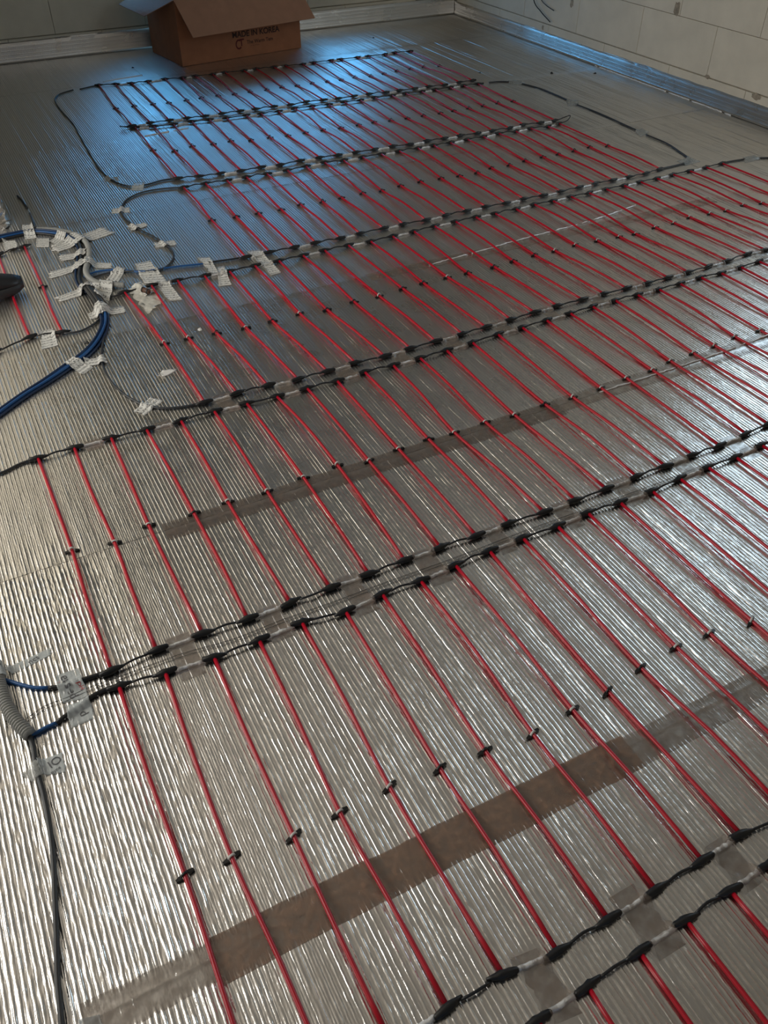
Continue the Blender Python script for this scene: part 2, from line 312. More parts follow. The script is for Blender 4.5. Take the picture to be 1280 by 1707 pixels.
def cham_box(name, lx, ly, lz, c):
    """box centred on the origin with chamfered edges"""
    v = []
    for sx in (-1, 1):
        for sy in (-1, 1):
            for sz in (-1, 1):
                X, Y, Z = sx * lx / 2, sy * ly / 2, sz * lz / 2
                v += [(X - sx * c, Y - sy * c, Z), (X - sx * c, Y, Z - sz * c), (X, Y - sy * c, Z - sz * c)]
    import bmesh
    bm = bmesh.new()
    for a in v: bm.verts.new(a)
    bmesh.ops.convex_hull(bm, input=bm.verts); me = bpy.data.meshes.new(name); bm.to_mesh(me); bm.free()
    return me
def catmull(P, step=.012):
    P = [np.array(a, float) for a in P]
    if len(P) == 2:
        n = max(2, int(np.linalg.norm(P[1] - P[0]) / step)); return [P[0] + (P[1] - P[0]) * i / n for i in range(n + 1)]
    out = []
    Q = [2 * P[0] - P[1]] + P + [2 * P[-1] - P[-2]]
    for i in range(1, len(Q) - 2):
        a, b, c, d = Q[i - 1:i + 3]
        n = max(2, int(np.linalg.norm(c - b) / step))
        for k in range(n):
            t = k / n
            out.append(.5 * ((2 * b) + (-a + c) * t + (2 * a - 5 * b + 4 * c - d) * t * t + (-a + 3 * b - 3 * c + d) * t ** 3))
    out.append(P[-1]); return out
BUMPS = []          # (points Nx2, top heights N, radius) of everything a tape may be draped over
def tube_mesh(name, pts, rad, sides=8, origin=(0, 0, 0), cap=True):
    pts = np.array(pts, float); n = len(pts)
    r = np.full(n, rad) if np.isscalar(rad) else np.array(rad, float)
    t = np.gradient(pts, axis=0); t /= np.linalg.norm(t, axis=1)[:, None] + 1e-12
    side = np.stack([-t[:, 1], t[:, 0], np.zeros(n)], 1)
    bad = np.linalg.norm(side, axis=1) < 1e-4; side[bad] = (1, 0, 0)
    side /= np.linalg.norm(side, axis=1)[:, None]
    up = np.cross(t, side); up[up[:, 2] < 0] *= 1
    ang = np.linspace(0, 2 * math.pi, sides, endpoint=False)
    v = (pts[:, None] + r[:, None, None] * (np.cos(ang)[None, :, None] * side[:, None] + np.sin(ang)[None, :, None] * up[:, None])).reshape(-1, 3) - np.array(origin)
    f = []
    for i in range(n - 1):
        for k in range(sides):
            a, b = i * sides + k, i * sides + (k + 1) % sides
            f.append((a, b, b + sides, a + sides))
    if cap:
        f.append(tuple(range(sides))[::-1]); f.append(tuple(range((n - 1) * sides, n * sides)))
    return mesh(name, v, f)
def cable_pts(P, z, wob=.0):
    return [np.array((a[0], a[1], z)) for a in catmull([(x / 1000, y / 1000) for x, y in P])]
def note(pts, r):
    a = np.array(pts); BUMPS.append((a[:, :2], a[:, 2] + r, r))
def height(xy):
    """top of whatever lies under the points (tapes drape over it)"""
    h = np.full(len(xy), .0012)
    lo, hi = xy.min(0) - .03, xy.max(0) + .03
    for p, top, r in BUMPS:
        m = ((p > lo) & (p < hi)).all(1)
        if not m.any(): continue
        d = np.sqrt(((xy[:, None] - p[m][None]) ** 2).sum(2)); j = d.argmin(1); dm = d[np.arange(len(xy)), j]; tp = top[m][j] + .0009
        w = np.clip(1 - (dm - r) / (1.5 * r + .004), 0, 1); w = w * w * (3 - 2 * w)
        h = np.maximum(h, .0012 + (tp - .0012) * w)
    return h
def drape(name, quad, mat, parent=None, origin=(0, 0, 0), nu=14, nv=8, lift=0.0, curl=0.0, ragged=0.0, seed=0):
    """a thin strip of tape over the four floor points (m), two-sided with thickness, following what lies below"""
    R = np.random.default_rng(seed)
    q = np.array(quad, float); u = np.linspace(0, 1, nu + 1); v = np.linspace(0, 1, nv + 1)
    U, V = np.meshgrid(u, v)
    ra = R.normal(0, ragged, (nv + 1, 2)) if ragged else np.zeros((nv + 1, 2))
    P = ((1 - U)[..., None] * (1 - V)[..., None] * q[0] + U[..., None] * (1 - V)[..., None] * q[1] + U[..., None] * V[..., None] * q[2] + (1 - U)[..., None] * V[..., None] * q[3])
    P[:, 0] += ra[:, :1] * (q[1] - q[0]); P[:, -1] += ra[:, 1:] * (q[1] - q[0])
    xy = P.reshape(-1, 2)
    z = height(xy) + lift + R.normal(0, .0002, len(xy)) + curl * (np.abs(U.ravel() - .5) * 2) ** 6
    top = np.column_stack([xy, z + .0005]); bot = np.column_stack([xy, z])
    n = len(xy); vv = np.vstack([top, bot]) - np.array(origin)
    f = []; w = nu + 1
    for j in range(nv):
        for i in range(nu):
            a = j * w + i; f.append((a, a + 1, a + w + 1, a + w)); f.append((n + a, n + a + w, n + a + w + 1, n + a + 1))
    rim = [i for i in range(w)] + [j * w + nu for j in range(1, nv + 1)] + [nv * w + i for i in range(nu - 1, -1, -1)] + [j * w for j in range(nv - 1, 0, -1)]
    for a, b in zip(rim, rim[1:] + rim[:1]): f.append((a, n + a, n + b, b))
    L = np.linalg.norm(q[1] - q[0]); H = np.linalg.norm(q[3] - q[0])
    uv = [(a * L, b * H) for a, b in zip(U.ravel(), V.ravel())] * 2
    uv = [(a / .03, b / .03) for a, b in uv]
    return link(name, mesh(name, vv, f, uv), mat, parent)

ORD = ['zeroth', 'first', 'second', 'third', 'fourth', 'fifth', 'sixth', 'seventh', 'eighth', 'ninth', 'tenth', 'eleventh', 'twelfth', 'thirteenth', 'fourteenth',
       'fifteenth', 'sixteenth', 'seventeenth', 'eighteenth', 'nineteenth', 'twentieth'] + ['twenty-' + a for a in ('first', 'second', 'third', 'fourth', 'fifth', 'sixth', 'seventh', 'eighth', 'ninth')] + ['thirtieth', 'thirty-first']
MATNAME = {6: 'farthest heating mat beside the cardboard box', 5: 'second heating mat from the cardboard box', 4: 'third heating mat from the cardboard box',
           3: 'fourth heating mat from the cardboard box', 2: 'fifth heating mat from the cardboard box', 1: 'sixth heating mat from the cardboard box',
           0: 'nearest heating mat in the lower right corner', 'L': 'short heating mat beside the shoe'}

# ------------------------------------------------------------------ the setting: walls, ceiling
def wall_mesh(wall, t=.24):
    a, b, z0, z1 = OPEN[wall]
    if wall in ('left', 'right'):
        s, e = YF - t, YB + t
        x0, x1 = (XL - t, XL) if wall == 'left' else (XR + .004, XR + t)
        L = [(x0, x1, s, a, 0, ZC), (x0, x1, b, e, 0, ZC), (x0, x1, a, b, z1, ZC)] + ([(x0, x1, a, b, 0, z0)] if z0 > 0 else [])
    else:
        s, e = XL, XR
        y0, y1 = (YF - t, YF) if wall == 'front' else (YB + .004, YB + t)
        L = [(s, a, y0, y1, 0, ZC), (b, e, y0, y1, 0, ZC), (a, b, y0, y1, z1, ZC)] + ([(a, b, y0, y1, 0, z0)] if z0 > 0 else [])
    return boxes_mesh('wall_' + wall, L)
walls = {}
for w in ('left', 'right', 'back', 'front'):
    m = 'mortar' if w in ('right', 'back') else 'aerated_block'
    walls[w] = tag(link('wall_' + w, wall_mesh(w), m, smooth=False), kind='structure')
tag(walls['right'], 'pale aerated concrete block wall with thin joints along the mats')
tag(walls['back'], 'shaded block wall behind the cardboard box')
tag(link('ceiling', boxes_mesh('ceiling', [(XL - .24, XR + .24, YF - .24, YB + .24, ZC, ZC + .2)]), 'ceiling_concrete', smooth=False), kind='structure')
tag(link('wall_partition', boxes_mesh('wall_partition', [(XL, .172, 4.075, 4.20, 0, ZC)]), 'aerated_block', smooth=False), 'short block partition ending at the left edge', kind='structure')
# single blocks, standing 4 mm proud of the recessed joints
full = cham_box('block', .5975, .012, .2475, .0012); full.materials.append(MATS['aerated_block'])
half = cham_box('block', .2975, .012, .2475, .0012); half.materials.append(MATS['aerated_block'])
low = cham_box('block', .5975, .012, .134, .0012); low.materials.append(MATS['aerated_block'])
def lay(wall, base, s0, s1):
    a, b, z0, z1 = OPEN[wall]
    for c in range(0, 11):
        zc = .068 if c == 0 else .14 + .25 * (c - 1) + .125
        if zc + .1 > ZC: break
        off = base + (.3 if c % 2 == 0 else 0)
        k0 = int(math.floor((s0 - off) / .6)) - 1
        for k in range(k0, k0 + 20):
            y = off + .6 * k + .3
            parts = [(y, full if c else low, .3)]
            if z0 - .01 < zc < z1 + .01 and (a - .29 < y < b + .29):
                parts = [(y + d, half, .15) for d in (-.15, .15) if not (a - .1 < y + d < b + .1)]
            for yy, me, hw in parts:
                if yy - hw < s0 - .01 or yy + hw > s1 + .01: continue
                o = link('block', me, None, walls[wall], smooth=False)
                o.location = (XR, yy, zc) if wall == 'right' else (yy, YB, zc)
                if wall == 'right': o.rotation_euler = (0, 0, math.pi / 2)
lay('right', 4.01, YF, YB); lay('back', .942, XL, XR)
# foil turned up against the wall foot
def upstand(name, wall, h, label, mat):
    n = 140; R = np.random.default_rng(5 if wall == 'back' else 6)
    s = np.linspace(XL + .01 if wall == 'back' else YF + .01, (XR if wall == 'back' else YB) - .012, n)
    top = h + np.cumsum(R.normal(0, .0012, n)) * .4 + R.normal(0, .0012, n); wav = R.normal(0, .0012, n)
    prof = [(.020, .003), (.011, .005), (.0085, .014), (.008, .35 * h), (.0085, .7 * h), (.008, 1.0), (.0075, 1.0)]
    v = []; f = []
    for i in range(n):
        for j, (d, z) in enumerate(prof):
            zz = top[i] if z == 1.0 else z
            dd = d + (wav[i] + R.normal(0, .0006) if 2 <= j <= 5 else 0) * .7
            if j == 6: dd = .0066
            v.append((s[i], YB - dd, zz) if wall == 'back' else (XR - dd, s[i], zz))
    k = len(prof)
    for i in range(n - 1):
        for j in range(k - 1): f.append((i * k + j, (i + 1) * k + j, (i + 1) * k + j + 1, i * k + j + 1) if wall == 'back' else (i * k + j, i * k + j + 1, (i + 1) * k + j + 1, (i + 1) * k + j))
    return tag(link(name, mesh(name, v, f), mat), label, kind='structure')
upstand('baseboard_back', 'back', .128, 'silver foil strip turned up along the foot of the shaded back wall', 'foil_upstand_back')
upstand('baseboard_right', 'right', .092, 'silver foil strip turned up along the foot of the block wall', 'foil_upstand_back')
def stain(y, z, w, h, seed):
    R = np.random.default_rng(seed); n = 14
    v = [(0, 0, 0)]; f = []
    for i in range(n):
        a = 2 * math.pi * i / n; r = R.uniform(.7, 1.1); v.append((.0, math.cos(a) * w * r, math.sin(a) * h * r))
    f = [(0, 1 + i, 1 + (i + 1) % n) for i in range(n)]
    o = link('mortar_smear', mesh('mortar_smear', [(a[0] + XR - .0068, a[1] + y, a[2] + z) for a in v], f), 'mortar_stain', walls['right'])
for a in ((3.63, .125, .035, .018, 1), (4.34, .42, .028, .04, 2), (5.29, .30, .02, .03, 3), (4.0, .142, .02, .012, 4), (5.57, .11, .012, .018, 5)): stain(*a)

# ------------------------------------------------------------------ floor: slab and the foil sheets laid across it
floor = tag(link('floor', boxes_mesh('floor', [(XL - .24, XR + .24, YF - .24, YB + .24, -.2, -.004)]), 'slab_concrete', smooth=False), 'ribbed silver foil insulation laid in sheets over the concrete', kind='structure')
FLAT = []     # rectangles where tape presses the ribs flat
SEAM = [-1.9, .855, 1.868, 2.90, 3.91, 4.90, 5.98, 6.74]
def smooth_rand(R, n, m, k):
    a = R.normal(0, 1, (n, m))
    for _ in range(k):
        a[:, 1:-1] = .25 * a[:, :-2] + .5 * a[:, 1:-1] + .25 * a[:, 2:]
    return a
def sheet(y0, y1, xa, xb, dy, offs, prof, mat, seed, lip=.0015, yh=None):
    """one foil sheet; ribs run along y, a ridge every 10 mm between xa and xb"""
    R = np.random.default_rng(seed); pitch = .01
    nr = int(round((xb - xa) / pitch)); k = len(offs)
    ys = np.concatenate([[y0, y0 + .002], np.arange(y0 + dy, y1 - dy * .6, dy), [y1 - .002, y1]]); ny = len(ys)
    if yh is not None: ys = np.concatenate([[y0], np.linspace(y0 + .2, yh - .1, 8), np.arange(yh, y1 - dy * .6, dy), [y1 - .002, y1]]); ny = len(ys)
    offs = np.array(offs) * 1e-3; prof = np.array(prof)
    lat = smooth_rand(R, nr, ny, 1) * .0006 + np.cumsum(R.normal(0, .00010, (nr, ny)), 1) * .4 + R.normal(0, .0006, (nr, 1))
    amp = np.clip(.85 + smooth_rand(R, nr, ny, 2) * .35 + R.normal(0, .12, (nr, 1)), .15, 1.8)
    xc = xa + pitch * (np.arange(nr) + .5)
    X = xc[:, None, None] + offs[None, :, None] + lat[:, None, :] * (np.abs(prof) > .5)[None, :, None]
    Y = np.broadcast_to(ys[None, None, :], X.shape)
    # how crumpled the film is: most at the trodden left edge, some at random
    cr = .10 + .70 * np.clip((.20 - X) / .25, 0, 1) * np.clip((2.35 - Y) / .5, 0, 1) + .35 * np.clip((X - .9) / .6, 0, 1) * np.clip((2.6 - Y) / .5, 0, 1)
    big = np.sin(X * 9.1 + Y * 5.3 + seed) * np.sin(Y * 7.7 - X * 4.1 + 2 * seed)
    cr = cr * (1 + .6 * big)
    press = np.ones_like(X)
    for (a, b, c, d) in FLAT:
        if d < y0 or c > y1: continue
        ins = (X > a) & (X < b) & (Y > c) & (Y < d); press = np.where(ins, .06, press)
    noise = R.normal(0, 1, X.shape); noise[:, :, 1:-1] = .25 * noise[:, :, :-2] + .5 * noise[:, :, 1:-1] + .25 * noise[:, :, 2:]
    dome = np.zeros(k); dome[0] = 1.0
    if k == 7: dome[1] = dome[6] = .72
    lz = np.clip((.20 - X) / .22, 0, 1) * np.clip((2.3 - Y) / .5, 0, 1)
    Z = (.00125 * prof[None, :, None] * amp[:, None, :] * (1 - .75 * lz) + .0015 * lz * dome[None, :, None] * (1 + .9 * smooth_rand(R, nr, ny, 4)[:, None, :]) + np.clip(noise, -2, 2) * .00042 * np.clip(cr, 0, 1.4)) * press
    Z = Z + .0004 * np.sin(X * 3.1 + seed) * np.sin(Y * 4.3)
    edge = np.minimum(Y - y0, y1 - Y); Z = np.where(edge < .004, Z * .4 + lip * .5, Z)
    Z = Z + (seed % 2) * .0006
    X = X.reshape(nr * k, ny); Y = Y.reshape(nr * k, ny); Z = Z.reshape(nr * k, ny)
    # plain margins out to the walls
    def col(x): return np.full((1, ny), x), ys[None, :].copy(), np.zeros((1, ny))
    parts = [col(XL + .005)] + [(X, Y, Z)] + [col(XR - .006)]
    X, Y, Z = (np.vstack([p[i] for p in parts]) for i in range(3))
    n0, n1 = X.shape
    v = np.stack([X, Y, Z], -1).reshape(-1, 3).astype(np.float32)
    a = (np.arange(n0 - 1)[:, None] * n1 + np.arange(n1 - 1)[None, :]).ravel()
    q = np.stack([a, a + n1, a + n1 + 1, a + 1], 1).astype(np.int32)
    me = bpy.data.meshes.new('foil_sheet')
    me.vertices.add(len(v)); me.vertices.foreach_set('co', v.ravel())
    me.loops.add(q.size); me.loops.foreach_set('vertex_index', q.ravel())
    me.polygons.add(len(q)); me.polygons.foreach_set('loop_start', np.arange(0, q.size, 4, dtype=np.int32))
    me.update(calc_edges=True); me.validate()
    me.polygons.foreach_set('use_smooth', np.ones(len(me.polygons), bool))
    return link('foil_sheet', me, mat, floor)
RIB7 = ([-5.0, -3.2, -2.0, -.55, .55, 2.0, 3.2], [.06, .04, 0, 1, 1, 0, .04])
RIB5 = ([-5.0, -2.2, -.6, .6, 2.2], [.08, 0, 1, 1, 0])

# ------------------------------------------------------------------ heating mats
def prof_mesh(name, xs, rs, sides=8, sq=1.0, rough=0.0, seed=0):
    R = np.random.default_rng(seed); v = []; f = []
    for x, r in zip(xs, rs):
        for k in range(sides):
            a = 2 * math.pi * k / sides; rr = r * (1 + R.normal(0, rough))
            v.append((x, rr * math.cos(a), rr * sq * math.sin(a)))
    n = len(xs)
    for i in range(n - 1):
        for k in range(sides):
            a, b = i * sides + k, i * sides + (k + 1) % sides; f.append((a, b, b + sides, a + sides))
    f.append(tuple(range(sides))[::-1]); f.append(tuple(range((n - 1) * sides, n * sides)))
    return mesh(name, v, f)
CONN = []
for i in range(4):
    me = prof_mesh('connector', [-.026, -.022, -.013, -.005, .004, .012, .019, .028], [.0035, .0058, .0066, .0078, .0078, .006, .0042, .0026], rough=.09, seed=i)
    me.materials.append(MATS['rubber_black']); CONN.append(me)
RODR = .0043
# which neighbouring rods a black cable joins on each line: even pairs start at 0, odd pairs at 1
PAR = {(6, 'f'): 0, (6, 'n'): 1, (5, 'f'): 1, (5, 'n'): 1, (4, 'f'): 1, (4, 'n'): 1, (3, 'f'): 0, (3, 'n'): 1, (2, 'f'): 0, (2, 'n'): 0, (1, 'f'): 0, (1, 'n'): 1, (0, 'f'): 1, (0, 'n'): 0, ('L', 'f'): 0, ('L', 'n'): 0}
EXTRA = {(5, 'n'): [0], (4, 'f'): [0], (4, 'n'): [20], ('L', 'f'): [1], ('L', 'n'): [1]}
LAST = {(6, 'n'), (5, 'f')}      # parity flips after the tenth rod
GAPS = {}; MATS_OBJ = {}
def build_mat(s):
    rows = STRIPS[s]; k0 = {0: 3}.get(s, 0)
    R = np.random.default_rng(40 + (9 if s == 'L' else s))
    o0 = np.array((*np.array(rows[0][1]) / 1000, 0.0))
    root = empty('heating_mat', o0)
    tag(root, MATNAME[s] + ', red rods on black connectors', 'heating mat', 'heating mats of red rods laid on the foil'); MATS_OBJ[s] = root
    ends = {'f': [], 'n': []}; rods = []
    for i, (F, Cc, Nn) in enumerate(rows):
        F, Cc, Nn = (np.array((*p, 0.)) / 1000 for p in (F, Cc, Nn))
        b1, b2 = R.normal(0, .0022, 2); h1, h2 = np.abs(R.normal(.004, .003, 2))
        def mid(a, b, w, h):
            m = (a + b) / 2; m = m + np.array((w, 0, h)); return m
        z = RODR + .0012
        F = F + (0, 0, z + .003); Nn = Nn + (0, 0, z + .003); Cm = Cc + (0, 0, z)
        pts = catmull([F, mid(F, Cm, b1, h1), Cm, mid(Cm, Nn, b2, h2), Nn], .05)
        rods.append(link('rod', tube_mesh('rod', pts, RODR, 8, o0), 'rod_red', root))
        note(catmull([F, Cm, Nn], .02), RODR)
        ends['f'].append(F); ends['n'].append(Nn)
    for e, P in ends.items():
        P = [np.array((p[0], p[1], .0085)) for p in P]
        n = len(P)
        for i in range(n):
            a, b = P[max(0, i - 1)], P[min(n - 1, i + 1)]; d = b - a
            o = link('connector', CONN[R.integers(4)], None, rods[i])
            k = i + k0
            par = PAR[(s, e)]
            if (s, e) in LAST and k >= 11: par = 0
            starts = (k - par) % 2 == 0
            ang = math.atan2(d[1], d[0]) + R.normal(0, .07)
            o.location = P[i] - o0; o.rotation_euler = (R.uniform(0, 6), 0, 0)
            o.rotation_euler = (0, 0, ang if starts else ang + math.pi)
            note([P[i] + d / np.linalg.norm(d) * t for t in (-.02, -.01, 0, .01, .02)], .007)
        for i in range(n - 1):
            k = i + k0; par = PAR[(s, e)]
            if (s, e) in LAST and k >= 11: par = 0
            linked = (k - par) % 2 == 0 or k in EXTRA.get((s, e), []) or ((s, e) in LAST and k in (9, 10))
            a, b = P[i], P[i + 1]; d = (b - a) / np.linalg.norm(b - a); a2, b2 = a + d * .022, b - d * .022
            if linked:
                m = (a2 + b2) / 2 + np.array((R.normal(0, .0010), R.normal(0, .0016), abs(R.normal(.001, .0018))))
                pts = catmull([a2 - (0, 0, .001), m, b2 - (0, 0, .001)], .008)
                link('bus_cable', tube_mesh('bus_cable', pts, .0026, 6, o0), 'cable_black', root); note(pts, .0026)
            else:
                pts = [a2 * (1 - t) + b2 * t for t in np.linspace(-.05, 1.05, 9)]
                pts = [q + np.array((0, R.normal(0, .0006), -.004 + R.normal(0, .0005))) for q in pts]
                rad = [.0028] + list(np.abs(R.normal(.0042, .0004, 7))) + [.0028]
                link('taped_cable', tube_mesh('taped_cable', pts, rad, 7, o0), 'foil_gap', root); note(pts, .003)  # silvery sleeve on the dark cable, shine of the tape painted in
                GAPS.setdefault((s, e), []).append((k, (a2 + b2) / 2, d))
    return root
for s in (6, 5, 4, 3, 2, 1, 0, 'L'): build_mat(s)
# loops that carry the bus round from one mat to the next
def loop(mat, pts, r=.0026):
    root = MATS_OBJ[mat]; o0 = np.array(root.location)
    pts = catmull(pts, .008); link('loop_cable', tube_mesh('loop_cable', pts, r, 6, o0), 'cable_black', root)
def endp(s, e, i): p = STRIPS[s][i][0 if e == 'f' else 2]; return np.array((p[0] / 1000, p[1] / 1000, .0075))
a, b = endp(6, 'n', 0), endp(5, 'f', 0); loop(5, [a + (-.02, 0, 0), a + (-.055, -.005, .006), (a + b) / 2 + (-.07, 0, .012), b + (-.04, .0, .006), b + (-.015, 0, 0)])
a, b = endp(5, 'n', 21), endp(4, 'f', 21); loop(4, [a + (.02, 0, 0), a + (.06, -.004, .010), (a + b) / 2 + (.085, 0, .022), b + (.06, .0, .010), b + (.02, 0, 0)])
a, b = endp(6, 'n', 21), endp(5, 'f', 21)

# ------------------------------------------------------------------ rod clips
def clip_meshes(r=.0062, w=.0045, foot=.011, seed=0, tall=1.0):
    R = np.random.default_rng(seed); n = 9; v = []; f = []
    for i in range(n):
        a = math.pi * i / (n - 1)
        for rr, sx in ((r, -1), (r, 1), (r + .0016, 1), (r + .0016, -1)):
            v.append((math.cos(a) * rr, sx * w / 2, math.sin(a) * rr * tall + (.0035 if 0 < i < n - 1 else .0)))
    for i in range(n - 1):
        for k in range(4):
            a, b = i * 4 + k, i * 4 + (k + 1) % 4; f.append((a, b, b + 4, a + 4))
    saddle = mesh('saddle', v, f)
    feet = []
    for s in (-1, 1):
        x0, x1 = (r, r + foot) if s > 0 else (-r - foot, -r)
        h = .0045 + R.uniform(0, .002)
        vv, ff = box_geo(x0, x1, -w * .75, w * .75, .0, h)
        vv = [(x, y * (1.25 if (x == x0) == (s > 0) else .7) + R.normal(0, .0004), z * (1.0 if (x == x0) == (s > 0) else .8)) for x, y, z in vv]
        feet.append(mesh('foot', vv, ff))
    return saddle, feet
CL = []
for i in range(5):
    sd, ft = clip_meshes(seed=i, tall=[1.0, 1.25, 1.0, 1.5, 1.1][i])
    for m_ in ft: m_.materials.append(MATS['clip_black'])
    CL.append((sd, ft))
SADD = {}
def saddle(i, mat):
    if (i, mat) not in SADD:
        me = CL[i][0].copy(); me.materials.append(MATS[mat]); SADD[(i, mat)] = me
    return SADD[(i, mat)]
def place_clips(s):
    rows = STRIPS[s]; R = np.random.default_rng(70 + (9 if s == 'L' else s)); pos = []
    vis = {1: 14, 2: 24, 3: 28, 'L': 3}.get(s, 22)
    if s == 0: return
    for i, (F, Cc, Nn) in enumerate(rows[:vis]):
        if s == 'L' and i < 2: continue
        d = np.array(F) - np.array(Nn); ang = math.atan2(d[1], d[0]) - math.pi / 2 + R.normal(0, .15)
        if s in (1,): ang += .25
        c = empty('rod_clip', (Cc[0] / 1000, Cc[1] / 1000, .0012)); c.rotation_euler = (0, 0, ang)
        v = int(R.integers(5)); pale = s in (1, 2, 3) and R.random() < (.85 if s == 2 else .7)
        if s == 'L': lab = 'small black clip on the red rod beside the shoe'
        else: lab = '%s small rod clip from the left on the %s' % (ORD[i + 1], MATNAME[s].replace(' beside the cardboard box', ' by the box').replace(' from the cardboard box', ' from the box'))
        tag(c, lab, 'clip', 'small clips holding the red rods down')
        link('saddle', saddle(v, 'clip_pale' if pale else 'clip_black'), None, c)
        for m_ in CL[v][1]: link('foot', m_, None, c, smooth=False)
        FLAT.append((Cc[0] / 1000 - .018, Cc[0] / 1000 + .018, Cc[1] / 1000 - .006, Cc[1] / 1000 + .006))
for s in (6, 5, 4, 3, 2, 1, 'L'): place_clips(s)

# ------------------------------------------------------------------ cables, conduits
def single(name, P, mat, r, label, cat='cable', z=None, group=None, sides=8):
    segs = P if isinstance(P[0][0], (tuple, list)) else [P]
    allp = [cable_pts(q, z if z is not None else r + .0012) for q in segs]
    o0 = np.array((allp[0][0][0], allp[0][0][1], 0))
    if len(allp) == 1:
        o = link(name, tube_mesh(name, allp[0], r, sides, o0), mat); o.location = o0; note(allp[0], r)
    else:
        o = empty(name, o0)
        for q in allp: link('cable_length', tube_mesh('cable_length', q, r, sides, o0), mat, o); note(q, r)
    return tag(o, label, cat, group)
G = 'connection cables taped to the floor'
def bridged(P, gaps=True): return P
single('lead_cable', CABLES['far_loop'], 'cable_black', .0036, 'black cable looping down the left end of the two farthest mats', group=G)
single('lead_cable', CABLES['mat4_lead'], 'cable_grey_black', .0036, 'black cable in an S bend left of the third mat from the box', group=G)
single('lead_cable', CABLES['blue_feed'], 'cable_blue', .0036, 'single thin blue cable running under the printed paper tapes', group=G)
single('lead_cable', CABLES['mat4_near_lead'], 'cable_black', .0036, 'short black cable between the blue cable and the printed tapes', group=G)
single('lead_cable', CABLES['mat3_lead'], 'cable_grey_black', .0038, 'short dark cable beside the white film lump', group=G)
single('lead_cable', CABLES['mat3_near_lead'], 'cable_grey_black', .0038, 'black cable curving down from the blue bundle to a printed tape', group=G)
single('lead_cable', CABLES['mat2_lead'], 'cable_grey_black', .0036, 'black cable end running out of the picture left of the fifth mat', group=G)
single('lead_cable', CABLES['left_lead'], 'cable_grey_black', .0036, 'black cable from the short mat to the blue bundle', group=G)
single('lead_cable', CABLES['right_loop'], 'cable_grey_black', .0042, 'black cable arching round the right end of the third mat', group=G)
single('lead_cable', CABLES['mat3_right_end'], 'cable_grey_black', .0042, 'black cable end leaving the picture near the block wall', group=G)
single('lead_cable', CABLES['left_thin'], 'cable_grey_black', .0042, 'short black cable left of the bundle above the tape', group=G)
single('sensor_cable', CABLES['near_sensor'], 'cable_grey_black', .0048, 'thick black sensor cable running down from the ribbed grey conduit', group=G)
th = [cable_pts([(x, y + d) for x, y in CABLES['thin_wires']], .0022) for d in (-4, 4)]
tw = empty('thin_wire_pair', (*th[0][0][:2], 0)); tag(tw, 'pair of thin dark wires between the two black connector lines', 'wire')
for q in th: link('wire', tube_mesh('wire', q, .0006, 5, tw.location), 'cable_black', tw)
for key, lab in (('near_blue_up', 'upper blue cable with black sleeve at the left edge'), ('near_blue_low', 'lower blue cable with black sleeve leaving the ribbed conduit')):
    A, B = CABLES[key]; pa, pb = cable_pts(A, .0052), cable_pts(B, .0056)
    o0 = np.array((*pa[0][:2], 0)); o = empty('lead_cable', o0); tag(o, lab, 'cable', G)
    link('blue_length', tube_mesh('blue_length', pa, .0040, 8, o0), 'cable_blue', o); link('black_sleeve', tube_mesh('black_sleeve', pb, .0044, 8, o0), 'cable_black', o)
    note(pa, .004); note(pb, .0044)
def bundle(name, parts, label):
    first = cable_pts(parts[0][0], 0)[0]; o0 = np.array((*first[:2], 0)); o = empty(name, o0); tag(o, label, 'cable bundle')
    for P, offs in parts:
        c = cable_pts(P, 0); a = np.array(c); t = np.gradient(a, axis=0); t /= np.linalg.norm(t, axis=1)[:, None]
        nrm = np.stack([-t[:, 1], t[:, 0], 0 * t[:, 0]], 1)
        for k, (d, z, mat, r) in enumerate(offs):
            w = .0018 * np.sin(np.linspace(0, 7 + k, len(a)) + 2 * k)
            q = a + nrm * (d + w)[:, None]; q[:, 2] = z + r + .001
            link('strand', tube_mesh('strand', list(q), r, 7, o0), mat, o); note(list(q), r)
B3 = [(-.010, 0, 'cable_navy', .0042), (.000, 0, 'cable_blue', .0042), (.010, 0, 'cable_blue', .0042), (-.004, .007, 'cable_blue', .0042), (.014, .004, 'cable_navy', .004)]
bundle('cable_bundle', [(CABLES['bundle_low'], B3), (CABLES['bundle_mid'], [(-.009, 0, 'cable_grey_black', .0045), (.002, 0, 'cable_black', .0045), (.010, .001, 'cable_navy', .0045), (-.003, .007, 'cable_grey_black', .0045)]),
                        (CABLES['bundle_top'], [(-.012, 0, 'cable_black', .0045), (-.002, .003, 'cable_navy', .005), (.007, .004, 'cable_blue', .005), (.016, 0, 'cable_black', .0045), (.004, .011, 'cable_navy', .0045)])],
       'bundle of blue and black cables taped down along the left edge')
sh = cable_pts(CABLES['sheath'], .020)
for i, q in enumerate(sh): q[2] = .017 + .010 * i / len(sh)
o0 = np.array((*sh[0][:2], 0)); shr = empty('cable_sheath', o0); tag(shr, 'dark sheath of cables ending above the blue bundle', 'cable sheath')
for k, d in enumerate((-.008, .001, .010)):
    q = [a + np.array((d, d * .5, .003 * (k == 1))) for a in sh]
    link('strand', tube_mesh('strand', q, .0075, 9, o0), 'cable_grey_black', shr); note(q, .0075)
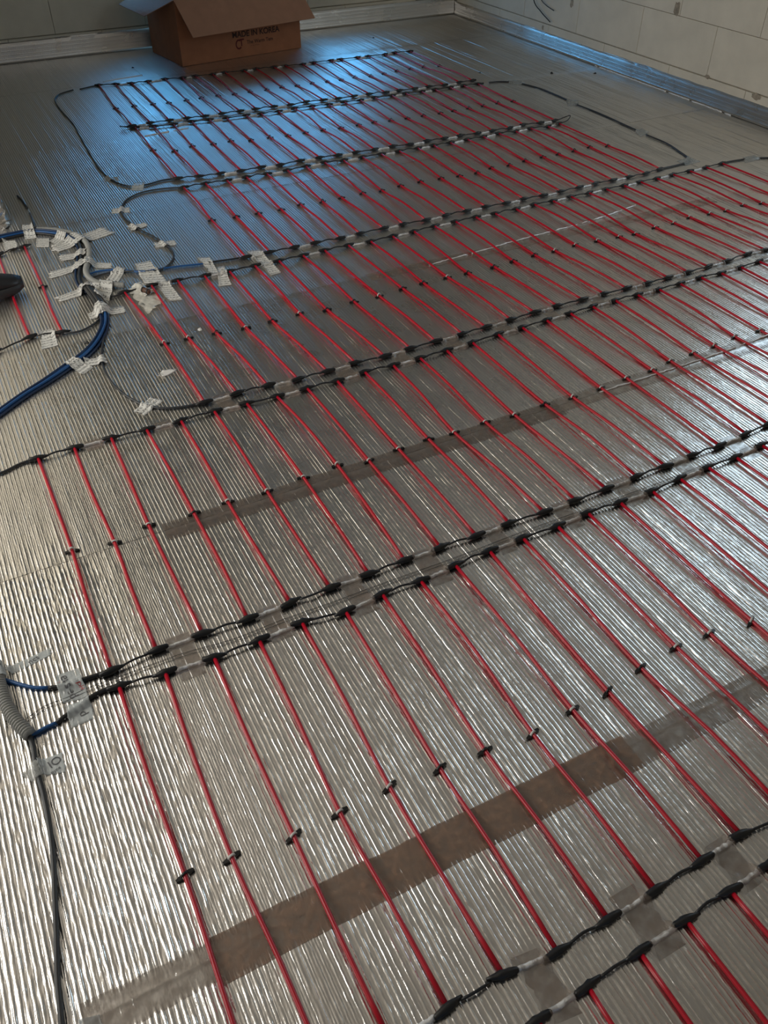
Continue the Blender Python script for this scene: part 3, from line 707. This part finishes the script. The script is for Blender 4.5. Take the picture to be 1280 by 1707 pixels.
def conduit(P, r, z, label, mat='conduit_grey', rib=.0016, pitch=.0050):
    c = catmull([(x / 1000, y / 1000, z) for x, y in P], .00075 if pitch < .006 else .001)
    # ribs follow the length
    a = np.array(c); s = np.concatenate([[0], np.cumsum(np.linalg.norm(np.diff(a, axis=0), axis=1))])
    step = pitch / 6; t = np.arange(0, s[-1], step); a = np.stack([np.interp(t, s, a[:, i]) for i in range(3)], 1)
    rad = r + rib * np.array([0, 0, .8, 1, 1, .8])[np.arange(len(a)) % 6]
    o0 = np.array((*a[0][:2], 0)); o = link('ribbed_conduit', tube_mesh('ribbed_conduit', a, rad, 10, o0), mat); o.location = o0
    note(list(a[::8]), r); return tag(o, label, 'conduit', 'grey ribbed conduits')
conduit(CABLES['conduit_mid'], .0095, .0120, 'pale grey conduit bent in a hook beside the printed tapes')
conduit(CABLES['conduit_top'], .0080, .0100, 'short grey ribbed conduit above the blue cables at the left')
conduit(CABLES['conduit_near'], .0100, .0125, 'dark grey ribbed conduit at the left edge by the sixth mat', 'conduit_grey', .0040, .0070)
# wires hanging out of the block wall
wr = empty('wall_wires', (XR, 5.6, .5)); tag(wr, 'black wire ends dangling from the block wall', 'wire')
for P, r in (([(3.99, 5.78, .62), (3.96, 5.72, .45), (3.955, 5.66, .27), (3.96, 5.57, .21), (3.965, 5.46, .165)], .0035), ([(3.99, 5.77, .62), (3.965, 5.70, .42), (3.965, 5.60, .29), (3.965, 5.53, .255), (3.97, 5.44, .235)], .0028)):
    link('wire', tube_mesh('wire', catmull([np.array(q) - np.array(wr.location) for q in P], .02), r, 7), 'cable_black', wr)

# ------------------------------------------------------------------ tapes
q4 = lambda k: [(x / 1000, y / 1000) for x, y in TAPES[k]]
PT = {'A': 'long torn printed paper tape slanting over the top of the conduit hook', 'B': 'square printed paper tape over the blue cables, left of the torn tape', 'C': 'crooked printed paper tape crossing under the long torn one',
      'D': 'short printed paper tape on the cables above the wide one', 'E1': 'left half of the wide printed tape across the conduit', 'E2': 'right half of the wide printed tape across the conduit',
      'F': 'printed paper tape above the conduit end', 'G': 'printed paper tape wrapped over the straight conduit end', 'H1': 'printed paper tape left of the dark cable sheath', 'H2': 'crumpled paper tape behind the dark cable sheath',
      'I1': 'left end of the tape strapping the blue bundle', 'I2': 'right end of the tape strapping the blue bundle', 'J': 'broad printed paper tape over the blue cable beside the film lump', 'K': 'printed paper tape lying below the broad one, across the connectors',
      'L': 'small paper tape on the S-bent cable, middle of three', 'M': 'small paper tape on the S-bent cable, lowest of three', 'N': 'small paper tape on the S-bent cable, highest of three',
      'O': 'pale paper tape over the blue cables at the left edge', 'P': 'pale paper tape below the blue cables at the left edge', 'Q': 'narrow printed paper tape where the blue cable meets the black one',
      'R': 'small printed paper tape just right of the narrow one', 'S': 'printed paper tape across two connector lines, farthest right', 'T': 'printed paper tape across the blue bundle near the left edge',
      'U': 'printed paper tape between the blue bundle and the black cable', 'V': 'printed paper tape on the black cable at the start of the fourth mat', 'X': 'upright printed paper tape on the short mat by the shoe'}
for i, (k, lab) in enumerate(PT.items()):
    q = q4(k); c = np.mean(q, 0)
    o = drape('paper_tape', q, 'paper_tape', None, (c[0], c[1], 0), 18, 10, .0003 * (i % 4), .002, .03, i); o.location = (c[0], c[1], 0)
    tag(o, lab, 'tape', 'printed paper tapes holding the cables')
q = q4('W'); c = np.mean(q, 0); o = drape('paper_scrap', q, 'scrap_paper', None, (c[0], c[1], 0), 8, 5, .001, .004, .1, 77); o.location = (c[0], c[1], 0)
tag(o, 'loose white paper scrap lying left of the first rod', 'paper scrap')
WT = {'far1': ('tape_faint', 'faint clear tape on the far looping cable, upper one'), 'far2': ('tape_white_clear', 'whitish clear tape at the foot of the far looping cable'),
      'Y1': ('tape_white_clear', 'whitish printed tape at the left edge over the upper blue cable'), 'Y2': ('tape_white_clear', 'long whitish tape pointing up from the left edge'),
      'Z': ('tape_white_clear', 'whitish printed tape across both cable ends of the sixth mat'), 'AA': ('tape_white_clear', 'whitish clear tape over the lower blue cable end'),
      'AB1': ('tape_white_clear', 'whitish printed tape on the sensor cable, right piece'), 'AB2': ('tape_faint', 'crumpled clear tape on the sensor cable, left piece'),
      'r1': ('tape_faint', 'faint tape on the right cable at its upper gap'), 'r2': ('tape_faint', 'faint tape on the right cable at its second gap'), 'r3': ('tape_faint', 'faint tape on the right cable above the bend'),
      'r4': ('tape_faint', 'faint tape on the bend of the right cable'), 'r5': ('tape_faint', 'faint tape on the cable end near the block wall'), 'bot': ('tape_white_clear', 'whitish tape at the lower edge beside the sensor cable')}
WOBJ = {}
for i, (k, (m, lab)) in enumerate(WT.items()):
    q = q4(k); c = np.mean(q, 0)
    o = drape('clear_tape', q, m, None, (c[0], c[1], 0), 18, 10, .0003, .001, .02, 200 + i); o.location = (c[0], c[1], 0); WOBJ[k] = (o, c)
    tag(o, lab, 'tape', 'whitish clear tapes on the cables')
def letters(txt, key, pos, ang, size, mat, name='printed_letters'):
    o, c = WOBJ[key]
    cu = bpy.data.curves.new(name, 'FONT'); cu.body = txt; cu.size = size; cu.align_x = 'CENTER'; cu.align_y = 'CENTER'; cu.extrude = .0001
    t = bpy.data.objects.new(name, cu); COL.objects.link(t)
    me = bpy.data.meshes.new_from_object(t); bpy.data.objects.remove(t); bpy.data.curves.remove(cu)
    v = np.array([tuple(a.co) for a in me.vertices])
    ca, sa = math.cos(ang), math.sin(ang)
    xy = np.column_stack([v[:, 0] * ca - v[:, 1] * sa + c[0] + pos[0], v[:, 0] * sa + v[:, 1] * ca + c[1] + pos[1]])
    z = height(xy) + .0016 + v[:, 2]
    for a, (x, y), zz in zip(me.vertices, xy, z): a.co = (x - c[0], y - c[1], zz)
    l = link(name, me, mat, o, smooth=False); l['label'] = 'dark printed letters' if mat == 'letter_ink' else 'small red printed letters'
letters('eu sed', 'Z', (-.004, .0), -1.45, .026, 'letter_ink'); letters('pH', 'Z', (.018, -.012), -1.45, .014, 'letter_red'); letters('ss', 'Z', (-.02, .018), -1.45, .014, 'letter_red')
letters('d', 'AA', (.006, -.006), -1.45, .024, 'letter_ink'); letters('IO', 'AB1', (.006, .004), .3, .024, 'letter_ink'); letters('oyne', 'AB1', (.004, -.014), .3, .010, 'letter_ink')
letters('ncs', 'Y2', (.008, .0), .35, .018, 'letter_ink'); letters('TI', 'Y1', (.004, .0), -1.4, .016, 'letter_ink')

# clear tape squares pressed over the whitened cable stretches of the connector lines
DOUBLE = [((1, 'n'), (0, 'f'), 'double connector line at the bottom right', 1), ((2, 'n'), (1, 'f'), 'connector lines above the sixth mat', 2), ((3, 'n'), (2, 'f'), 'connector lines above the fifth mat', 3),
          ((4, 'n'), (3, 'f'), 'connector lines above the fourth mat', 4), ((5, 'n'), (4, 'f'), 'connector lines above the third mat', 5), ((6, 'n'), (5, 'f'), 'connector lines above the second mat', 6), ((6, 'f'), None, 'connector line of the farthest mat', 7)]
for A, Bk, phrase, di in DOUBLE:
    ga = [(p, d) for _, p, d in GAPS.get(A, [])]; gb = [(p, d) for _, p, d in GAPS.get(Bk, [])] if Bk else []
    got = []
    used = set()
    for p, d in ga:
        m = [j for j, (r, _) in enumerate(gb) if abs(r[0] - p[0]) < .035 and j not in used]
        if m: used.add(m[0]); got.append((p, gb[m[0]][0], d))
        else: got.append((p, p, d))
    for j, (r, d) in enumerate(gb):
        if j not in used: got.append((r, r, d))
    got.sort(key=lambda g: g[0][0]); R = np.random.default_rng(300 + di); lim = {1: 1.25, 2: 2.05, 3: 2.8, 4: 3.45}.get(di, 4)
    n = 0
    for a, b, d in got:
        if a[0] > lim or (di == 1 and a[0] < .35): continue
        n += 1
        hw = R.uniform(.021, .027); ex = R.uniform(.016, .030, 2)
        nrm = np.array((-d[1], d[0])); dx = d[:2]
        if nrm[1] < 0: nrm = -nrm
        hi, lo = a[:2] + nrm * ex[0], b[:2] - nrm * ex[1]
        q = [lo - dx * hw, lo + dx * hw, hi + dx * hw, hi - dx * hw]; c = np.mean(q, 0)
        o = drape('clear_tape', q, 'tape_clear' if di < 4 else 'tape_thin', None, (c[0], c[1], 0), 8, 16, 0, 0, .02, 500 + di * 40 + n); o.location = (c[0], c[1], 0)
        tag(o, '%s clear tape square from the left on the %s' % (ORD[n], phrase), 'tape', 'clear tape squares on the connector lines')
        qq = np.array(q); FLAT.append((qq[:, 0].min(), qq[:, 0].max(), qq[:, 1].min() - .002, qq[:, 1].max() + .002))
# brown parcel tape along the sheet joints
def seam_tape(x0, x1, yf, w, mat, label, seed):
    R = np.random.default_rng(seed); n = int((x1 - x0) / .012); m = 8
    xs = np.linspace(x0, x1, n); v = []; f = []
    ec = np.cumsum(R.normal(0, .0006, n)) ; ew = np.cumsum(R.normal(0, .0005, n))
    for i, x in enumerate(xs):
        for j in range(m):
            t = j / (m - 1) - .5
            v.append((x, yf(x) + ec[i] + (w + ew[i]) * t, .0016 + abs(R.normal(0, .0005)) + .0012 * (abs(t) < .1)))
    for i in range(n - 1):
        for j in range(m - 1): f.append((i * m + j, (i + 1) * m + j, (i + 1) * m + j + 1, i * m + j + 1))
    k = len(v); v += [(a, b, c - .0004) for a, b, c in v]; f += [tuple(k + i for i in reversed(q)) for q in f]
    o0 = np.array((x0, yf(x0), 0)); o = link('seam_tape', mesh('seam_tape', np.array(v) - o0, f), mat); o.location = o0
    FLAT.append((x0, x1, min(yf(x0), yf(x1)) - w / 2 + .006, max(yf(x0), yf(x1)) + w / 2 - .006))
    return tag(o, label, 'tape', 'wide tapes over the foil joints')
seam_tape(.0, .84, lambda x: .846, .078, 'tape_brown', 'brown parcel tape over the foil joint across the sixth mat', 1)
seam_tape(.84, 2.2, lambda x: .842, .070, 'tape_clear', 'clear tape continuing the brown tape toward the lower right', 2)
seam_tape(.22, 1.42, lambda x: 1.862, .066, 'tape_umber', 'dark tape over the foil joint under the fifth mat', 3)
seam_tape(-.2, 0.0, lambda x: .85, .07, 'tape_clear', 'crumpled clear tape at the left end of the brown tape', 7)
seam_tape(1.42, 2.6, lambda x: 1.868, .066, 'tape_clear', 'clear tape continuing the dark tape toward the right edge', 4)
seam_tape(1.30, 3.0, lambda x: 2.885, .060, 'tape_clear', 'clear tape over the foil joint under the fourth mat', 5)

# ------------------------------------------------------------------ foil sheets (after the tapes, which press the ribs flat)
sheet(SEAM[0], SEAM[1], -.62, 1.6, .0055, *RIB7, 'foil_ribbed', 1, yh=.30)
sheet(SEAM[1], SEAM[2], -.62, 2.3, .0055, *RIB7, 'foil_ribbed', 2)
sheet(SEAM[2], SEAM[3], -.55, 3.2, .014, *RIB7, 'foil_ribbed_mid', 3)
sheet(SEAM[3], SEAM[4], -.40, 3.98, .030, *RIB5, 'foil_ribbed_far', 4)
sheet(SEAM[4], SEAM[5], .10, 3.98, .045, *RIB5, 'foil_ribbed_far', 5)
sheet(SEAM[5], SEAM[6], .10, 3.98, .06, *RIB5, 'foil_ribbed_far', 6)
sheet(SEAM[6], SEAM[7], .10, 3.98, .08, *RIB5, 'foil_ribbed_far', 7)

# curled bright sheet edges at the joints
def lip(P, seed):
    R = np.random.default_rng(seed); pts = catmull([np.array((*p, .0028)) for p in P], .012)
    cut = []; run = []
    for q in pts:
        if R.random() < .07 and len(run) > 3: cut.append(run); run = []
        else: run.append(q + np.array((R.normal(0, .0012), R.normal(0, .0012), abs(R.normal(0, .0008)))))
    cut.append(run)
    for r in cut:
        if len(r) > 2: link('foil_edge', tube_mesh('foil_edge', r, np.abs(R.normal(.0021, .0007, len(r))) + .0006, 6), 'foil_gap', floor)
lip([(1.55, 2.872), (1.80, 2.89), (2.0, 2.907), (2.29, 2.924), (2.5, 2.95), (2.65, 2.978)], 1)
lip([(1.57, 1.866), (1.80, 1.868), (2.06, 1.872), (2.3, 1.884)], 2)
lip([(3.976, 3.75), (3.977, 4.2), (3.976, 4.6), (3.977, 4.95)], 3)
lip([(1.05, 6.02), (1.2, 6.05), (1.33, 6.06)], 4)
lip([(1.0, 4.885), (1.12, 4.90), (1.24, 4.91)], 5)

# ------------------------------------------------------------------ crumpled film lump over the sensor end, foil offcut, shoe
def crumple(name, quad, h, mat, seed, nu=16, nv=16, arch=0.0, parent=None):
    R = np.random.default_rng(seed); q = np.array(quad, float); c = q.mean(0); v = []; f = []
    for j in range(nv + 1):
        for i in range(nu + 1):
            a, b = i / nu, j / nv
            p = (1 - a) * (1 - b) * q[0] + a * (1 - b) * q[1] + a * b * q[2] + (1 - a) * b * q[3]
            e = math.sin(math.pi * a) * math.sin(math.pi * b)
            p = p + R.normal(0, .003, 2) * (1 if 0 < i < nu and 0 < j < nv else 1.6)
            v.append((p[0] - c[0], p[1] - c[1], .003 + abs(R.normal(0, h * .35)) + arch * math.sin(math.pi * a) ** 2 * (1 - .4 * b)))
    w = nu + 1
    for j in range(nv):
        for i in range(nu): a = j * w + i; f.append((a, a + 1, a + w + 1, a + w))
    k = len(v); v += [(a, b, z - .0006) for a, b, z in v]; f += [tuple(k + i for i in reversed(t)) for t in f]
    o = link(name, mesh(name, v, f), mat, parent, smooth=(mat == 'sealant_film'))
    if not parent: o.location = (c[0], c[1], 0)
    return o, c
lump = empty('film_lump', (.51, 3.11, 0)); tag(lump, 'crumpled whitish film with a brown sensor end between the first rods', 'film lump')
for q, h, a, sd in (([(.474, 3.19), (.535, 3.235), (.566, 3.05), (.487, 2.985)], .004, .004, 3), ([(.482, 3.20), (.540, 3.20), (.56, 3.12), (.50, 3.10)], .005, .018, 4)):
    o, c = crumple('film_sheet', q, h, 'sealant_film', sd, 12, 14, a, lump); o.location = (c[0] - .51, c[1] - 3.11, 0)
o = link('sensor_end', prof_mesh('sensor_end', [-.020, -.018, -.006, .006, .018, .020], [.004, .008, .0095, .0095, .008, .004], 10), 'brown_bead', lump); o.location = (.012, .012, .021); o.rotation_euler = (0, 0, -1.1)
for dx in (-.013, .013):
    b = link('collar', prof_mesh('collar', [-.003, -.002, .002, .003], [.009, .0108, .0108, .009], 10), 'cable_black', lump); b.location = (.012 + dx * .45, .012 - dx * .9, .021); b.rotation_euler = (0, 0, -1.1)
oc = empty('foil_upstand', (.17, 4.075, 0)); tag(oc, 'crumpled bright foil turned up round the partition corner at the left edge', 'foil strip')
R = np.random.default_rng(8); v = []; f = []; nv = 12
path = [(-.9 + .05 * i, 4.066) for i in range(21)] + [(.12, 4.064), (.14, 4.065), (.16, 4.064), (.176, 4.066), (.183, 4.075), (.183, 4.10), (.182, 4.14), (.182, 4.195)]
for x, y in path:
    top = .15 + R.normal(0, .006)
    for j in range(nv + 1):
        t = j / nv; jit = R.normal(0, .0035, 2) if x > -.2 else R.normal(0, .001, 2)
        v.append((x - .17 + jit[0], y - 4.075 - abs(jit[1]) - .012 * max(0, 1 - t * 8), .003 + top * t))
w = nv + 1
for i in range(len(path) - 1):
    for j in range(nv): a = i * w + j; f.append((a, a + w, a + w + 1, a + 1))
link('foil_turn_up', mesh('foil_turn_up', v, f), 'foil_crumpled', oc, smooth=False)
fo, c = crumple('foil_flap', [(-.12, 3.90), (.16, 3.92), (.20, 4.05), (-.12, 4.05)], .008, 'foil_crumpled', 12, 14, 8, .004, oc); fo.location = (c[0] - .17, c[1] - 4.075, 0)

def shoe(loc, ang):
    root = empty('shoe', loc); root.rotation_euler = (0, 0, ang); root.scale = (1.15, 1.2, 1.22); tag(root, 'black work shoe toe at the left edge beside the short mat', 'shoe')
    L = .29; st = np.linspace(0, 1, 15)
    def half(t):     # half width along the length, heel 0 to toe 1
        return .034 + .014 * math.sin(math.pi * min(1, t * 1.05) ** 1.5) if t < .93 else .034 * math.sqrt(max(0, 1 - ((t - .80) / .2) ** 2)) + .012
    def top(t):
        return .105 - .02 * t if t < .35 else .098 - .062 * ((t - .35) / .65) ** .9
    def ring(t, wsc, z0, z1, n=14, dome=True):
        x = t * L - L; w = half(t) * wsc; out = []
        for k in range(n):
            a = 2 * math.pi * k / n; y = math.cos(a); z = math.sin(a)
            out.append((x, w * y, z0 + (z1 - z0) * (.5 + .5 * (z if abs(z) < 1 else z))))
        return out
    def loft(name, rings, mat):
        n = len(rings[0]); v = sum(rings, []); f = []
        for i in range(len(rings) - 1):
            for k in range(n): a, b = i * n + k, i * n + (k + 1) % n; f.append((a, b, b + n, a + n))
        f.append(tuple(range(n))[::-1]); f.append(tuple(range((len(rings) - 1) * n, len(rings) * n)))
        return link(name, mesh(name, v, f), mat, root)
    sole = []
    for t in st:
        x = t * L - L; w = half(t) * 1.06; e = .004 if t > .92 else 0
        sole.append([(x, w, .002 + e), (x, w * 1.03, .012), (x, w, .026), (x, 0, .026), (x, -w, .026), (x, -w * 1.03, .012), (x, -w, .002 + e), (x, 0, .0015 + e)])
    loft('sole', sole, 'shoe_sole')
    loft('upper', [ring(t, 1.0 if t < .97 else .9, .008, top(t)) for t in st], 'shoe_leather')
    loft('collar', [[((-.235 + .045 * math.cos(a)) , .030 * math.sin(a), z) for a in np.linspace(0, 2 * math.pi, 12, endpoint=False)] for z in (.085, .115, .12)], 'shoe_leather')
    for i in range(4):
        x = -.165 + .022 * i; z = top((x + L) / L) + .0035
        link('lace', tube_mesh('lace', [(x, -.022, z - .008), (x + .004, -.008, z), (x + .004, .008, z), (x, .022, z - .008)], .0022, 6), 'cable_black', root)
shoe((.140, 3.375, .0105), .10)

# ------------------------------------------------------------------ cardboard box
A0 = np.array((1.593, 6.143)); UX = np.array((math.cos(.1389), math.sin(.1389))); UY = np.array((-UX[1], UX[0]))
BW, BD, BH, T = .889, .47, .375, .005
bx = empty('cardboard_box', (A0[0], A0[1], 0.0)); bx.rotation_euler = (0, 0, .1389); tag(bx, 'open brown cardboard box with flaps folded out, standing by the back wall', 'box')
def panel(name, b, mat='cardboard'):
    return link(name, boxes_mesh(name, [b]), mat, bx, smooth=False)
z0 = .003
panel('bottom_panel', (T, BW - T, T, BD - T, z0, z0 + T)); panel('front_panel', (0, BW, 0, T, z0, BH)); panel('back_panel', (0, BW, BD - T, BD, z0, BH))
panel('side_panel', (0, T, T, BD - T, z0, BH)); panel('side_panel', (BW - T, BW, T, BD - T, z0, BH))
def flap(name, h0, h1, t0, t1):
    """a flap: hinge edge h0-h1, free edge t0-t1, with board thickness, slightly bowed"""
    h0, h1, t0, t1 = (np.array(a, float) for a in (h0, h1, t0, t1)); n = 6; v = []; f = []
    nm = np.cross(h1 - h0, t0 - h0); nm /= np.linalg.norm(nm)
    for s in (0, 1):
        for j in range(n + 1):
            for i in range(n + 1):
                a, b = i / n, j / n
                p = (h0 * (1 - a) + h1 * a) * (1 - b) + (t0 * (1 - a) + t1 * a) * b + nm * (.004 * s + .008 * math.sin(math.pi * b) * math.sin(math.pi * a)); v.append(tuple(p))
    w = n + 1; k = w * w
    for j in range(n):
        for i in range(n):
            a = j * w + i; f.append((a, a + w, a + w + 1, a + 1)); f.append((k + a, k + a + 1, k + a + w + 1, k + a + w))
    rim = list(range(w)) + [j * w + n for j in range(1, w)] + [n * w + i for i in range(n - 1, -1, -1)] + [j * w for j in range(n - 1, 0, -1)]
    for a, b in zip(rim, rim[1:] + rim[:1]): f.append((a, b, k + b, k + a))
    return link(name, mesh(name, v, f), 'cardboard_inside', bx, smooth=False)
def loc(x, y, z): d = np.array((x, y)) - A0; return (d @ UX, d @ UY, z)
flap('flap', (0, 0, BH), (BW, 0, BH), loc(1.650, 6.018, .186), loc(2.536, 6.145, .197))
flap('flap', (0, BD, BH), (0, 0, BH), loc(1.36, 6.63, .295), loc(1.445, 6.346, .267))
flap('flap', (BW, 0, BH), (BW, BD, BH), (BW + .17, .03, BH - .10), (BW + .17, BD - .03, BH - .10))
flap('flap', (BW, BD, BH), (0, BD, BH), (BW - .01, BD + .06, BH + .22), (.01, BD + .06, BH + .22))
def box_text(txt, x, z, size, mat, bold=0.0):
    cu = bpy.data.curves.new('printed_text', 'FONT'); cu.body = txt; cu.size = size; cu.extrude = .0002; cu.offset = bold
    t = bpy.data.objects.new('printed_text', cu); COL.objects.link(t); me = bpy.data.meshes.new_from_object(t); bpy.data.objects.remove(t); bpy.data.curves.remove(cu)
    o = link('printed_text', me, mat, bx, smooth=False); o.location = (x, -.0008, z); o.rotation_euler = (math.pi / 2, 0, 0); return o
box_text('MADE IN KOREA', .372, .122, .047, 'box_ink', .0012)
box_text('The Warm Tem', .475, .076, .030, 'box_ink', .0004)
box_text('-- -- ------', .50, .058, .018, 'box_ink')
# round emblem: an open ring with a bar to the right
v = []; f = []; n = 22
for i in range(n + 1):
    a = math.radians(50 + 270 * i / n)
    for r in (.020, .030): v.append((r * math.cos(a) * .8, -.0008, r * math.sin(a)))
for i in range(n): f.append((2 * i, 2 * i + 1, 2 * i + 3, 2 * i + 2))
k = len(v); v += [(.008, -.0008, .022), (.040, -.0008, .022), (.040, -.0008, .031), (.008, -.0008, .031), (.016, -.0008, -.012), (.024, -.0008, -.012), (.024, -.0008, .022), (.016, -.0008, .022)]
f += [(k, k + 1, k + 2, k + 3), (k + 4, k + 5, k + 6, k + 7)]
o = link('emblem', mesh('emblem', v, f), 'box_ink_red', bx, smooth=False); o.location = (.415, 0, .080); o['label'] = 'dark red open ring emblem'

# ------------------------------------------------------------------ small litter on the foil
def bit(x, y, r, mat, lab, seed):
    R = np.random.default_rng(seed); v = [(R.normal(0, r * .3), R.normal(0, r * .3), r * .6)]; n = 6
    for i in range(n): a = 2 * math.pi * i / n; q = R.uniform(.6, 1.2) * r; v.append((q * math.cos(a), q * math.sin(a), 0))
    o = link('crumb', mesh('crumb', v, [(0, 1 + i, 1 + (i + 1) % n) for i in range(n)] + [tuple(range(n, 0, -1))]), mat, smooth=False); o.location = (x, y, .0018)
    tag(o, lab, 'crumb')
bit(3.62, 4.93, .014, 'cable_black', 'dark crumb on the foil below the blue glare by the wall', 1)
bit(3.86, 4.80, .012, 'cable_black', 'dark crumb on the foil next to the wall foot', 2)
bit(3.22, 5.15, .010, 'cable_black', 'dark crumb on the foil beside the second mat end', 3)
bit(1.30, 6.27, .010, 'cable_black', 'dark crumb on the foil left of the box', 4)
bit(3.05, 6.30, .010, 'cable_black', 'dark crumb on the foil right of the box', 5)
bit(.615, 2.795, .009, 'scrap_paper', 'white crumb between the first two rods of the fourth mat', 6)
bit(.255, 2.885, .008, 'cable_black', 'dark crumb left of the curving black cable', 7)
